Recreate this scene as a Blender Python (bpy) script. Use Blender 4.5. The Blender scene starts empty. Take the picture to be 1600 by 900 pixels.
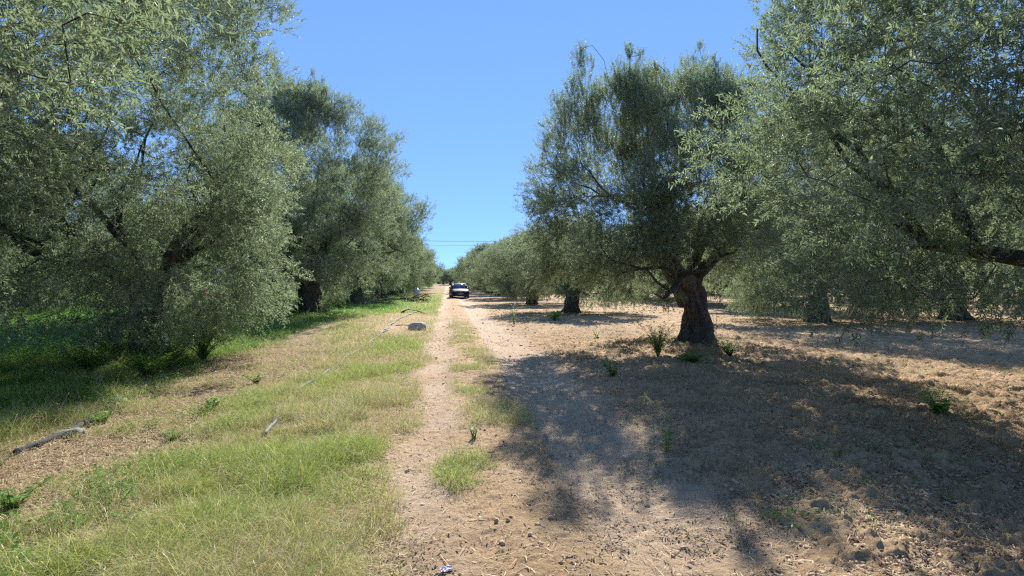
import bpy, math, random
import numpy as np
from mathutils import Vector, Matrix
R = math.radians
C = bpy.context.scene.collection
sc = bpy.context.scene
rng = np.random.default_rng(7)
random.seed(7)

# ------------------------------------------------------------ camera, sky, sun, exposure
F, CX, CY = 850.0, 800.0, 450.0
EYE, YAW, PITCH = 1.6, R(6.7), R(-0.67)
cam = bpy.data.objects.new('camera', bpy.data.cameras.new('camera')); C.objects.link(cam)
cam.location = (0, 0, EYE); cam.rotation_euler = (math.pi/2 + PITCH, 0, -YAW)
cam.data.sensor_width = 36; cam.data.lens = 36*F/1600; cam.data.clip_end = 6000; cam.data.clip_start = .05
sc.camera = cam
SUN_EL, SUN_AZ = R(36), R(14.5)          # azimuth measured from +Y (down the track) towards +X
w = bpy.data.worlds.new('World'); sc.world = w; w.use_nodes = True
nt = w.node_tree; bg = nt.nodes['Background']
sky = nt.nodes.new('ShaderNodeTexSky'); sky.sky_type = 'NISHITA'; sky.sun_disc = False
sky.sun_elevation = SUN_EL; sky.sun_rotation = SUN_AZ; sky.air_density = .5; sky.altitude = 2500; sky.dust_density = 0.0; sky.ozone_density = 4.5
hs = nt.nodes.new('ShaderNodeHueSaturation'); hs.inputs['Saturation'].default_value = 1.0
gm = nt.nodes.new('ShaderNodeGamma'); gm.inputs[1].default_value = .38      # evens the sky brightness from zenith to horizon
mu_ = nt.nodes.new('ShaderNodeVectorMath'); mu_.operation = 'MULTIPLY'; mu_.inputs[1].default_value = (.555, .90, 1.46)
nt.links.new(sky.outputs[0], gm.inputs[0]); nt.links.new(gm.outputs[0], mu_.inputs[0]); nt.links.new(mu_.outputs[0], hs.inputs['Color']); nt.links.new(hs.outputs[0], bg.inputs[0]); bg.inputs[1].default_value = 0.15
sd = bpy.data.lights.new('sun', 'SUN'); sd.energy = 3.1; sd.angle = R(.53); sd.color = (1, .945, .87)
sun = bpy.data.objects.new('sun', sd); C.objects.link(sun)
tow = Vector((math.sin(SUN_AZ)*math.cos(SUN_EL), math.cos(SUN_AZ)*math.cos(SUN_EL), math.sin(SUN_EL)))
sun.rotation_euler = tow.to_track_quat('Z', 'Y').to_euler(); sun.location = (0, 0, 40)
sc.view_settings.view_transform = 'Standard'; sc.view_settings.look = 'None'
sc.view_settings.exposure = 1.66; sc.view_settings.gamma = 1
sc.render.engine = 'CYCLES'
cy = sc.cycles; cy.max_bounces = 9; cy.diffuse_bounces = 6; cy.glossy_bounces = 2; cy.transmission_bounces = 4
cy.sample_clamp_indirect = 5; cy.use_denoising = False; cy.filter_width = 1.3

cr, crm = math.cos(YAW), math.sin(YAW)
def ray(px, py):
    x, z = (px-CX)/F, (CY-py)/F
    y2 = math.cos(PITCH) - z*math.sin(PITCH); z2 = math.sin(PITCH) + z*math.cos(PITCH)
    return Vector((x*cr + y2*crm, -x*crm + y2*cr, z2))
def at(px, py, h=0.0):
    """the point of the level h under a picture position, for reading the place off the photo"""
    d = ray(px, py); t = (h-EYE)/d.z
    return Vector((d.x*t, d.y*t, h))

# ------------------------------------------------------------ noise
_T = rng.random((256, 256)).astype(np.float32)
def vnoise(x, y):
    x = np.asarray(x, dtype=np.float64); y = np.asarray(y, dtype=np.float64)
    xi = np.floor(x).astype(np.int64); yi = np.floor(y).astype(np.int64)
    fx = x-xi; fy = y-yi; fx = fx*fx*(3-2*fx); fy = fy*fy*(3-2*fy)
    a = _T[xi & 255, yi & 255]; b = _T[(xi+1) & 255, yi & 255]
    c = _T[xi & 255, (yi+1) & 255]; d = _T[(xi+1) & 255, (yi+1) & 255]
    return a*(1-fx)*(1-fy) + b*fx*(1-fy) + c*(1-fx)*fy + d*fx*fy
def fbm(x, y, s, o=4, seed=0):
    v = 0; a = 1; t = 0; k = 1/s
    for i in range(o):
        v = v + a*vnoise(x*k + 17.3*i + seed*7.7, y*k + 9.1*i - seed*3.1); t += a; a *= .5; k *= 2.03
    return v/t
def sst(a, b, x): t = np.clip((x-a)/(b-a), 0, 1); return t*t*(3-2*t)

# ------------------------------------------------------------ object helpers
def tag(o, label=None, cat=None, group=None, kind=None):
    if label: o['label'] = label
    if cat: o['category'] = cat
    if group: o['group'] = group
    if kind: o['kind'] = kind
    return o
def link(name, me, m=None, parent=None):
    o = bpy.data.objects.new(name, me); C.objects.link(o)
    if m is not None and not me.materials: me.materials.append(m)
    if parent: o.parent = parent
    return o
def empty(name, loc=(0, 0, 0), rz=0):
    o = bpy.data.objects.new(name, None); C.objects.link(o); o.location = loc; o.rotation_euler = (0, 0, rz)
    o.empty_display_size = .2
    return o
def np_mesh(name, V, faces, m, tone=None, smooth=False, col=None):
    """faces: list of (n,k) index arrays; tone: per-face floats; col: per-face rgb"""
    me = bpy.data.meshes.new(name)
    V = np.ascontiguousarray(V, dtype=np.float32)
    me.vertices.add(len(V)); me.vertices.foreach_set('co', V.ravel())
    loops = np.concatenate([f.ravel() for f in faces]).astype(np.int32)
    cnt = np.concatenate([np.full(len(f), f.shape[1]) for f in faces]).astype(np.int32)
    st = np.concatenate([[0], np.cumsum(cnt)[:-1]]).astype(np.int32)
    me.loops.add(len(loops)); me.loops.foreach_set('vertex_index', loops)
    me.polygons.add(len(cnt)); me.polygons.foreach_set('loop_start', st); me.polygons.foreach_set('loop_total', cnt)
    if smooth: me.polygons.foreach_set('use_smooth', np.ones(len(cnt), dtype=bool))
    if tone is not None:
        a = me.attributes.new('tone', 'FLOAT', 'FACE'); a.data.foreach_set('value', np.asarray(tone, dtype=np.float32))
    if col is not None:
        a = me.attributes.new('tint', 'FLOAT_COLOR', 'FACE')
        c4 = np.ones((len(cnt), 4), dtype=np.float32); c4[:, :3] = col; a.data.foreach_set('color', c4.ravel())
    me.update(calc_edges=True)
    me.materials.append(m)
    return me
def nrm(v): return v/np.maximum(np.linalg.norm(v, axis=-1, keepdims=True), 1e-9)
class Geo:
    """collects small pieces (lists) into one mesh"""
    def __init__(s): s.V = []; s.Fq = []; s.n = 0
    def add(s, V, Fs):
        s.V.append(np.asarray(V, dtype=np.float64))
        for f in Fs: s.Fq.append([i+s.n for i in f])
        s.n += len(V)
    def tube(s, pts, rad, seg=8, cap=True, rough=0, flute=0):
        pts = np.asarray(pts, dtype=float); n = len(pts)
        rad = np.broadcast_to(np.asarray(rad, dtype=float), (n,))
        T = nrm(np.gradient(pts, axis=0)); up = np.array([0, 0, 1.]) if abs(T[0][2]) < .9 else np.array([1., 0, 0])
        A = nrm(np.cross(T[0], up)); V = []
        a = np.linspace(0, 2*math.pi, seg, endpoint=False); ph = random.random()*9
        for i in range(n):
            A = nrm(A - T[i]*np.dot(A, T[i])); B = np.cross(T[i], A)
            r = rad[i]*(1 + flute*np.sin(3*a + ph + i*.25) + flute*.7*np.sin(7*a + i*.4 + ph*2))
            if rough: r = r*(1 + rough*(rng.random(seg)-.5))
            V.append(pts[i] + np.outer(np.cos(a)*r, A) + np.outer(np.sin(a)*r, B))
        V = np.concatenate(V); Fs = []
        for i in range(n-1):
            for j in range(seg):
                k = (j+1) % seg; Fs.append([i*seg+j, i*seg+k, (i+1)*seg+k, (i+1)*seg+j])
        if cap: Fs.append(list(range(seg))[::-1]); Fs.append([(n-1)*seg+j for j in range(seg)])
        s.add(V, Fs)
    def box(s, c, d, rz=0):
        x, y, z = np.asarray(d)/2.; v = np.array([[sx*x, sy*y, sz*z] for sz in (-1, 1) for sy in (-1, 1) for sx in (-1, 1)])
        co, si = math.cos(rz), math.sin(rz); v = v @ np.array([[co, si, 0], [-si, co, 0], [0, 0, 1]]) + np.asarray(c)
        s.add(v, [[0, 2, 3, 1], [4, 5, 7, 6], [0, 1, 5, 4], [2, 6, 7, 3], [0, 4, 6, 2], [1, 3, 7, 5]])
    def mesh(s, name, m, smooth=True):
        me = bpy.data.meshes.new(name); me.from_pydata([tuple(v) for v in np.concatenate(s.V)], [], s.Fq)
        if smooth: me.polygons.foreach_set('use_smooth', np.ones(len(me.polygons), dtype=bool))
        me.update(); me.materials.append(m); return me
    def build(s, name, m, parent=None, smooth=True, bevel=0):
        o = link(name, s.mesh(name, m, smooth), None, parent)
        if bevel:
            b = o.modifiers.new('bevel', 'BEVEL'); b.width = bevel; b.segments = 2; b.limit_method = 'ANGLE'
        return o

# ------------------------------------------------------------ materials
def mat(name):
    m = bpy.data.materials.new(name); m.use_nodes = True
    return m, m.node_tree, m.node_tree.nodes['Principled BSDF']
def N(t, k, **kw):
    n = t.nodes.new(k)
    for a, b in kw.items(): setattr(n, a, b)
    return n
def ramp(t, src, stops):
    r = N(t, 'ShaderNodeValToRGB'); e = r.color_ramp.elements
    while len(e) < len(stops): e.new(.5)
    for k, (p, c) in enumerate(stops): e[k].position = p; e[k].color = (*c, 1)
    t.links.new(src, r.inputs[0]); return r.outputs[0]
def noise_tex(t, scale, detail=5, rough=.6, coord='Object'):
    tc = N(t, 'ShaderNodeTexCoord'); n = N(t, 'ShaderNodeTexNoise')
    n.inputs['Scale'].default_value = scale; n.inputs['Detail'].default_value = detail; n.inputs['Roughness'].default_value = rough
    t.links.new(tc.outputs[coord], n.inputs['Vector']); return n
def simple(name, c1, c2=None, rough=.7, scale=8, bump=0, metal=0, bscale=None, coat=0):
    m, t, p = mat(name); p.inputs['Roughness'].default_value = rough; p.inputs['Metallic'].default_value = metal
    p.inputs['Coat Weight'].default_value = coat
    n = noise_tex(t, scale)
    t.links.new(ramp(t, n.outputs[0], [(.3, c1), (.7, c2 or tuple(min(1, x*1.25) for x in c1))]), p.inputs['Base Color'])
    if bump:
        b = N(t, 'ShaderNodeBump'); b.inputs['Strength'].default_value = bump; b.inputs['Distance'].default_value = .02
        nb = noise_tex(t, bscale or scale*3, 8); t.links.new(nb.outputs[0], b.inputs['Height']); t.links.new(b.outputs[0], p.inputs['Normal'])
    return m
def leaf_mat(name, stops, under, trans=(.18, .24, .05), tw=.3, rough=.38, backmix=1):
    m, t, p = mat(name); out = t.nodes['Material Output']
    at_ = N(t, 'ShaderNodeAttribute', attribute_name='tone')
    top = ramp(t, at_.outputs['Fac'], stops)
    geo = N(t, 'ShaderNodeNewGeometry')
    mx = N(t, 'ShaderNodeMix', data_type='RGBA'); t.links.new(geo.outputs['Backfacing'], mx.inputs[0])
    t.links.new(top, mx.inputs[6]); mx.inputs[7].default_value = (*under, 1)
    t.links.new(mx.outputs[2], p.inputs['Base Color'])
    p.inputs['Roughness'].default_value = rough; p.inputs['Specular IOR Level'].default_value = .45
    tr = N(t, 'ShaderNodeBsdfTranslucent')
    m2 = N(t, 'ShaderNodeMix', data_type='RGBA', blend_type='MIX'); m2.inputs[0].default_value = .45
    t.links.new(top, m2.inputs[6]); m2.inputs[7].default_value = (*trans, 1)
    t.links.new(m2.outputs[2], tr.inputs[0])
    ms = N(t, 'ShaderNodeMixShader'); ms.inputs[0].default_value = tw
    t.links.new(p.outputs[0], ms.inputs[1]); t.links.new(tr.outputs[0], ms.inputs[2]); t.links.new(ms.outputs[0], out.inputs[0])
    return m
OLIVE = leaf_mat('olive_leaf', [(0, (.055, .096, .046)), (.35, (.10, .158, .078)), (.7, (.165, .23, .12)), (.9, (.27, .30, .20)), (1, (.36, .40, .10))],
                 (.45, .46, .38), trans=(.34, .45, .20), tw=.50, rough=.55)
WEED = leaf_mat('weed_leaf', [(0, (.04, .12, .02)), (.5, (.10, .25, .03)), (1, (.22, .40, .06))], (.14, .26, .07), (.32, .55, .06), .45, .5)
def tint_mat(name, rough=.6, tw=.3):
    m, t, p = mat(name); out = t.nodes['Material Output']
    a = N(t, 'ShaderNodeAttribute', attribute_name='tint'); t.links.new(a.outputs['Color'], p.inputs['Base Color'])
    p.inputs['Roughness'].default_value = rough
    tr = N(t, 'ShaderNodeBsdfTranslucent'); t.links.new(a.outputs['Color'], tr.inputs[0])
    ms = N(t, 'ShaderNodeMixShader'); ms.inputs[0].default_value = tw
    t.links.new(p.outputs[0], ms.inputs[1]); t.links.new(tr.outputs[0], ms.inputs[2]); t.links.new(ms.outputs[0], out.inputs[0])
    return m
BLADE = tint_mat('grass_blade', .6, .42); STRAW = tint_mat('dry_straw', .8, .1)
BARK = simple('olive_bark', (.030, .027, .023), (.105, .094, .080), .95, 9, 1.0, bscale=22)
TWIG = simple('grey_twig', (.13, .11, .085), (.24, .21, .17), .85, 6)

# ground material
def ground_material():
    m, t, p = mat('soil'); p.inputs['Roughness'].default_value = .95; p.inputs['Specular IOR Level'].default_value = .15
    a = N(t, 'ShaderNodeAttribute', attribute_name='cover')      # r grass litter, g green, b smooth wheel track
    sep = N(t, 'ShaderNodeSeparateColor'); t.links.new(a.outputs['Color'], sep.inputs[0])
    n1 = noise_tex(t, 1.3, 8, .65); n2 = noise_tex(t, 22, 8, .7); n3 = noise_tex(t, 85, 6, .75)
    soil = ramp(t, n1.outputs[0], [(.28, (.37, .245, .13)), (.52, (.51, .355, .205)), (.75, (.61, .445, .275))])
    fine = ramp(t, n2.outputs[0], [(.30, (.60, .56, .52)), (.48, (.97, .97, .97)), (.75, (1.08, 1.06, 1.03))])
    mu = N(t, 'ShaderNodeMix', data_type='RGBA', blend_type='MULTIPLY'); mu.inputs[0].default_value = 1
    t.links.new(soil, mu.inputs[6]); t.links.new(fine, mu.inputs[7])
    trk = N(t, 'ShaderNodeMix', data_type='RGBA'); t.links.new(sep.outputs[2], trk.inputs[0]); t.links.new(mu.outputs[2], trk.inputs[6])
    tr2 = ramp(t, n2.outputs[0], [(.2, (.46, .33, .22)), (.8, (.64, .49, .34))]); t.links.new(tr2, trk.inputs[7])
    lit = ramp(t, n2.outputs[0], [(.25, (.12, .085, .045)), (.5, (.26, .19, .10)), (.75, (.42, .32, .18))])
    m1 = N(t, 'ShaderNodeMix', data_type='RGBA'); t.links.new(sep.outputs[0], m1.inputs[0]); t.links.new(trk.outputs[2], m1.inputs[6]); t.links.new(lit, m1.inputs[7])
    gr = ramp(t, n2.outputs[0], [(.3, (.06, .10, .02)), (.7, (.17, .24, .05))])
    m2 = N(t, 'ShaderNodeMix', data_type='RGBA'); t.links.new(sep.outputs[1], m2.inputs[0]); t.links.new(m1.outputs[2], m2.inputs[6]); t.links.new(gr, m2.inputs[7])
    t.links.new(m2.outputs[2], p.inputs['Base Color'])
    ad = N(t, 'ShaderNodeMath', operation='ADD'); t.links.new(n2.outputs[0], ad.inputs[0])
    mm = N(t, 'ShaderNodeMath', operation='MULTIPLY'); t.links.new(n3.outputs[0], mm.inputs[0]); mm.inputs[1].default_value = .6
    t.links.new(mm.outputs[0], ad.inputs[1])
    b = N(t, 'ShaderNodeBump'); b.inputs['Strength'].default_value = 1; b.inputs['Distance'].default_value = .035
    t.links.new(ad.outputs[0], b.inputs['Height']); t.links.new(b.outputs[0], p.inputs['Normal'])
    return m

# ------------------------------------------------------------ what grows where (plan coordinates: x right of the left wheel rut, y down the track)
def zones(x, y):
    n = fbm(x, y, 1.6, 4, 1); n2 = fbm(x, y, .55, 4, 2); n3 = fbm(x, y, 5., 3, 3)
    wob = (n-.5)*1.5
    left = sst(-.32, -.85, x + wob*.45)                                # everything left of the left rut
    band = left*sst(-2.5-.12*(y-4).clip(0, 30), -1.6-.12*(y-4).clip(0, 30), x + wob)      # fine yellow green grass
    straw = left*(1-band)*sst(-6.2, -4.4, x+wob*1.6)*sst(22, 12, y)   # matted dry straw
    lush = left*sst(-4.0, -5.4, x + wob*1.2)                          # weeds under and beyond the left row
    lush = np.maximum(lush, left*sst(26, 31, y)*sst(58, 50, y)*sst(-2.4, -3.6, x+wob*.8))
    pink = left*sst(15, 18, y)*sst(29, 25, y)*sst(-3.8, -2.2, x+wob)*.9    # bare strip beside the hose end
    xm = x+wob*.45
    median = sst(-.05, .3, xm)*sst(1.0, .55, xm)*sst(5.6, 6.4, y)*sst(24, 17, y)*sst(.38, .52, n2)
    tuft = sst(.50, .22, np.hypot((x-.12)/.62, (y-4.6)/1.1)+.5*(n2-.5))*.9
    median = np.maximum(median, tuft*sst(.3, .5, n2))
    rut = sst(-.85, -.35, x+wob*.45)*sst(.25, -.10, x+wob*.3)*(.35+.65*sst(.35, .55, n2)) + sst(.85, 1.05, x)*sst(2.3, 1.7, x+wob*.3)*sst(2, 4, y)
    field = sst(1.7, 2.6, x + wob*.6)
    foot = sum(np.exp(-(((x-a_)**2+(y-b_)**2)/c_)) for a_, b_, c_ in ((6.0, 13.6, 1.5), (6.6, 28.2, 2.2), (6.1, 39.5, 3), (6.1, 52, 3), (6.2, 64.5, 3), (14.9, 20.5, 2), (21.5, 21, 2)))
    dry = np.maximum(field*sst(.60, .72, n)*.8, foot*sst(.15, .5, n2))
    median = np.maximum(median*.75, foot*.5*sst(.42, .55, n2))
    return dict(left=left, band=band*(1-pink), straw=straw, lush=lush*(1-pink*.6), median=median, rut=np.clip(rut, 0, 1), field=field, dry=dry, n=n, n2=n2, n3=n3, pink=pink)
def relief(x, y):
    """gentle rise and fall of the ground, without the clods"""
    d = np.hypot(x, y)
    h = (fbm(x, y, 9., 3, 5)-.5)*.22*sst(5, 25, d)
    h = h - .05*np.exp(-((x+.25)/.28)**2) - .045*np.exp(-((x-1.35)/.35)**2) + .03*np.exp(-((x-.5)/.35)**2)
    h = h + sst(95, 160, y)*.6*(1 + .5*fbm(x, y, 30, 2, 8))
    h = h + .10*np.exp(-((x-6.0)**2+(y-13.6)**2)/1.3)
    return h
def ground_z(x, y):
    return float(relief(np.array([x]), np.array([y]))[0])

def axis(segs):
    out = [segs[0][0]]
    for a, b, s0, s1 in segs:
        v = a
        while v < b-1e-6:
            f = (v-a)/(b-a); v = v + s0*(s1/s0)**f; out.append(min(v, b))
    return np.array(out)
def make_ground():
    xs = axis([(-2500, -60, 500, 8), (-60, -9, 6, .25), (-9, -4, .18, .05), (-4, -.8, .035, .03), (-.8, 5.5, .019, .024), (5.5, 12, .03, .12), (12, 60, .15, 6), (60, 2500, 8, 500)])
    ys = axis([(-300, -8, 60, 4), (-8, 2, 2, .15), (2, 5, .014, .020), (5, 8, .02, .035), (8, 16, .035, .08), (16, 50, .09, .5), (50, 160, .6, 4), (160, 4000, 6, 500)])
    X, Y = np.meshgrid(xs, ys, indexing='xy'); X = X.ravel(); Y = Y.ravel()
    z = zones(X, Y); h = relief(X, Y); d = np.hypot(X, Y)
    near = sst(40, 12, d)
    cl = fbm(X, Y, .16, 3, 11); cl2 = fbm(X, Y, .06, 2, 12)
    rough = z['field']*(1-.7*z['rut'])
    cl3 = fbm(X, Y, .045, 3, 14); lump = sst(.48, .66, cl3)*.030 + (fbm(X, Y, .025, 2, 15)-.5)*.016
    h = h + near*(rough*(sst(.42, .8, cl)*.055 + (cl2-.5)*.035 + lump) + (1-rough)*((cl-.5)*.026 + (cl2-.5)*.016 + lump*.35)*(1-.45*z['rut']))
    # tyre prints in the right rut
    tp = z['rut']*sst(1.0, 1.2, X)*sst(1.9, 1.7, X)*near
    h = h + tp*(.013*fbm(X, Y, .5, 2, 77))*np.sin(Y*42 + np.sin(X*18)*1.5)
    V = np.stack([X, Y, h], 1)
    nx, ny = len(xs), len(ys); i = np.arange(nx-1)[None, :] + np.arange(ny-1)[:, None]*nx; i = i.ravel()
    me = np_mesh('ground', V, [np.stack([i, i+1, i+1+nx, i+nx], 1)], ground_material(), smooth=True)
    cov = np.ones((len(V), 4), dtype=np.float32)
    far = sst(30, 80, d)
    cov[:, 0] = np.clip(z['band']*.55*(.4+.9*z['n2']) + z['straw']*.85 + z['lush']*.8 + z['median']*.6 + z['dry']*.75 + z['field']*sst(.6, .7, z['n2'])*.35, 0, 1)
    cov[:, 1] = np.clip(z['band']*sst(.42, .65, z['n2'])*.45 + z['lush']*(.55+.3*far) + z['median']*.35, 0, .9)
    cov[:, 2] = z['rut']*(1-z['median'])
    a = me.attributes.new('cover', 'FLOAT_COLOR', 'POINT'); a.data.foreach_set('color', cov.ravel())
    return tag(link('ground', me), 'pale pinkish tan soil with ruts, clods and grassy margins', kind='structure')
make_ground()
print('ground done')

# ------------------------------------------------------------ grass, straw, clods, weeds
def scatter(n, x0, x1, y0, y1, power=1.6):
    u = rng.random(n); k = 1-power
    y = (y0**k + u*(y1**k-y0**k))**(1/k)
    lo = np.maximum(x0, -.9*y-1.); hi = np.minimum(x1, 1.12*y+1.)
    return lo + (hi-lo)*rng.random(n), y
def blades(name, x, y, h, wd, lean, col, m, z0=None, curl=.5):
    n = len(x); z = relief(x, y) if z0 is None else z0
    a = rng.random(n)*2*math.pi; L = np.stack([np.cos(a), np.sin(a), 0*a], 1); b = rng.random(n)*2*math.pi
    S = np.stack([np.cos(b), np.sin(b), 0*b], 1)*wd[:, None]*.5
    P = np.stack([x, y, z-.01], 1); up = np.array([0, 0, 1.])
    M = P + up*(h*.6)[:, None] + L*(h*lean*.4)[:, None]
    T = P + up*(h*(1-curl*lean*.6).clip(.15))[:, None] + L*(h*lean)[:, None]
    V = np.stack([P-S, P+S, M+S*.8, M-S*.8, T], 1).reshape(-1, 3)
    i = np.arange(n)*5
    q = np.stack([i, i+1, i+2, i+3], 1); t = np.stack([i+3, i+2, i+4], 1)
    return np_mesh(name, V, [q, t], m, col=np.concatenate([col, col]))
def pick(n, cols, wts):
    c = np.array(cols)[rng.choice(len(cols), n, p=np.array(wts)/sum(wts))]
    return c*(.75+.5*rng.random((n, 1)))
GREENS = [(.21, .33, .05), (.36, .44, .09), (.48, .51, .14)]; DRY = [(.56, .45, .24), (.44, .33, .17), (.66, .56, .34)]
def grass():
    x, y = scatter(1900000, -30, 3, 2.2, 62, 1.7)
    z = zones(x, y); n = z['n2']; g = z['n']
    keep = rng.random(len(x)) < np.clip(z['band']*(.62+.8*sst(.36, .58, n))*(.6+.4*sst(.38,.52,fbm(x, y, 1.1, 3, 61))) + z['median']*.8 + z['lush']*.6 + z['straw']*.16*sst(.4, .6, n), 0, 1)
    x, y = x[keep], y[keep]; n = n[keep]; g = g[keep]; lush = z['lush'][keep]; k = len(x)
    far = np.clip(y/9, 1, 5)
    h = (.05+.12*rng.random(k)**1.5)*(.6+.8*sst(.35, .6, n))*(1+.5*lush)
    tall = rng.random(k) < .05; h[tall] *= 1.7; h *= 1-.35*z['median'][keep]
    green = rng.random(k) < (.42+.5*sst(.40, .58, g) + .4*lush)
    col = np.where(green[:, None], pick(k, GREENS, [3, 5, 4]), pick(k, DRY, [4, 2, 3]))
    col = np.where((green & (y > 24))[:, None], col*np.array([.8, 1.15, .8]), col)
    me = blades('grass', x, y, h, (.0016+.0018*rng.random(k))*far**1.25, .3+1.5*rng.random(k)**1.3, col, BLADE)
    tag(link('grass', me), 'fine yellow green grass left of and between the wheel ruts', kind='stuff')
    print('blades', k)
grass()
def straw():
    x, y = scatter(420000, -9, 14, 2.2, 26, 1.75)
    z = zones(x, y); n3 = fbm(x, y, .35, 3, 21)
    keep = rng.random(len(x)) < np.clip(z['straw']*1.1 + z['lush']*.25 + z['dry']*.8 + z['field']*.28*sst(.42, .58, n3) + z['median']*.3 + .035 + z['band']*.25, 0, 1)
    x, y = x[keep], y[keep]; k = len(x)
    far = np.clip(y/8, 1, 3)
    a = rng.random(k)*2*math.pi; L = np.stack([np.cos(a), np.sin(a), (rng.random(k)-.35)*.5], 1)*((.03+.09*rng.random(k)**2+.14*(rng.random(k) < .04))[:, None])
    S = np.stack([-np.sin(a), np.cos(a), 0*a], 1)*((.0012+.0018*rng.random(k))*far)[:, None]
    P = np.stack([x, y, relief(x, y)+.006+.03*rng.random(k)*z['straw'][keep] + .03*z['field'][keep]*rng.random(k)], 1)
    bend = np.stack([0*a, 0*a, .012*rng.random(k)], 1) - S*6*(rng.random((k, 1))-.5)
    V = np.stack([P-L*.5-S, P-L*.5+S, P+bend+S, P+bend-S, P+L*.5], 1).reshape(-1, 3); i = np.arange(k)*5
    col = pick(k, [(.52, .40, .22), (.40, .27, .15), (.24, .15, .09), (.62, .52, .34)], [4, 4, 2, 2])
    me = np_mesh('dry_straw', V, [np.stack([i, i+1, i+2, i+3], 1), np.stack([i+3, i+2, i+4], 1)], STRAW, col=np.concatenate([col, col]))
    tag(link('dry_straw', me), 'matted dry straw and dead stems lying on the soil', kind='stuff')
straw()
def stalks():
    x, y = scatter(26000, -9, 12, 2.4, 30, 1.5); z = zones(x, y)
    keep = rng.random(len(x)) < np.clip(z['band']*.5+z['median']*.6+z['straw']*.4+z['dry']*.25+z['lush']*.3, 0, 1)*.42; x, y = x[keep], y[keep]; k = len(x)
    h = .14+.26*rng.random(k)**1.5; a = rng.random(k)*6.28; ln = .2+.7*rng.random(k)
    z0_ = relief(x, y); B = np.stack([x, y, z0_-.01], 1); L = np.stack([np.cos(a), np.sin(a), 0*a], 1)
    M = B+np.array([0, 0, 1.])*(h*.6)[:, None]+L*(h*ln*.3)[:, None]; T = B+np.array([0, 0, 1.])*(h*.93)[:, None]+L*(h*ln)[:, None]
    S = np.stack([-np.sin(a+1), np.cos(a+1), 0*a], 1)*(.0009*np.clip(y/6, 1, 3))[:, None]
    hd = nrm(T-M); E = T+hd*(.03+.03*rng.random(k))[:, None]-np.array([0, 0, .012]); Q = (T+E)/2; S2 = S*4
    V = np.stack([B-S, B+S, M+S, M-S, T+S, T-S, Q+S2, E, Q-S2], 1).reshape(-1, 3); i = np.arange(k)*9
    F4 = [np.stack([i, i+1, i+2, i+3], 1), np.stack([i+3, i+2, i+4, i+5], 1), np.stack([i+5, i+6, i+7, i+8], 1)]
    col = pick(k, DRY+[(.40, .36, .16)], [4, 2, 4, 3]); me = np_mesh('seed_stalks', V, F4, STRAW, col=np.concatenate([col]*3))
    tag(link('seed_stalks', me), 'thin dry grass stalks with seed heads standing above the verge', kind='stuff')
stalks()
def leaf_faces(P, D, Nn, L, W, six=False):
    """leaves from base P along D with upper side Nn; returns verts, faces list and leaf->face count"""
    S = nrm(np.cross(D, Nn)); k = len(P); L = L[:, None]; W = W[:, None]
    if not six:
        V = np.stack([P, P + D*L*.48 - S*W*.5, P + D*L - Nn*L*.10, P + D*L*.48 + S*W*.5], 1).reshape(-1, 3)
        i = np.arange(k)*4; return V, [np.stack([i, i+3, i+2, i+1], 1)]
    f = Nn*W*.22
    V = np.stack([P, P+D*L*.3-S*W*.45+f, P+D*L*.68-S*W*.42+f-Nn*L*.03, P+D*L-Nn*L*.12, P+D*L*.68+S*W*.42+f-Nn*L*.03, P+D*L*.3+S*W*.45+f, P+D*L*.5-Nn*L*.02], 1).reshape(-1, 3)
    i = np.arange(k)*7
    return V, [np.stack([i, i+6, i+2, i+1], 1), np.stack([i+6, i+3, i+2, i+2], 1)[:, :3], np.stack([i, i+5, i+4, i+6], 1), np.stack([i+6, i+4, i+3], 1)]
def fallen():
    x, y = scatter(190000, -7, 16, 2.2, 26, 1.7); n = fbm(x, y, .5, 3, 51)
    und = np.exp(-((x-5.4)/3.6)**2-((y-12)/5.)**2)+np.exp(-((x-6)/4.)**2-((y-2)/5.)**2)+.75
    keep = rng.random(len(x)) < np.clip(und*sst(.42, .6, n)*.55+.03, 0, 1)*np.where(x > -.6, 1, .35); x, y = x[keep], y[keep]; k = len(x)
    a = rng.random(k)*6.28; D = nrm(np.stack([np.cos(a), np.sin(a), .35*(rng.random(k)-.4)], 1)); P = np.stack([x, y, relief(x, y)+.012+.03*rng.random(k)*sst(1, 3, x)], 1)
    Nn = nrm(np.array([0, 0, 1.])+.8*(rng.random((k, 3))-.5)); Nn = nrm(Nn-D*(Nn*D).sum(1, keepdims=True)); L = (.020+.026*rng.random(k))*np.clip(y/6, 1, 2.4)
    V, Fs = leaf_faces(P, D, Nn, L, L*.26)
    dl = leaf_mat('fallen_leaf', [(0, (.09, .06, .036)), (.6, (.20, .135, .08)), (1, (.34, .26, .16))], (.22, .18, .13), (.2, .12, .06), .1, .8)
    tag(link('fallen_leaves', np_mesh('fallen_leaves', V, Fs, dl, tone=rng.random(k))), 'brown fallen olive leaves strewn on the soil', kind='stuff')
fallen()
PHI = (1+5**.5)/2
ICO = nrm(np.array([(-1, PHI, 0), (1, PHI, 0), (-1, -PHI, 0), (1, -PHI, 0), (0, -1, PHI), (0, 1, PHI), (0, -1, -PHI), (0, 1, -PHI), (PHI, 0, -1), (PHI, 0, 1), (-PHI, 0, -1), (-PHI, 0, 1)], dtype=float))
ICF = np.array([(0, 11, 5), (0, 5, 1), (0, 1, 7), (0, 7, 10), (0, 10, 11), (1, 5, 9), (5, 11, 4), (11, 10, 2), (10, 7, 6), (7, 1, 8), (3, 9, 4), (3, 4, 2), (3, 2, 6), (3, 6, 8), (3, 8, 9), (4, 9, 5), (2, 4, 11), (6, 2, 10), (8, 6, 7), (9, 8, 1)])
SOILLUMP = simple('soil_lump', (.46, .31, .19), (.60, .43, .28), .95, 6, .8, bscale=60)
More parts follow.
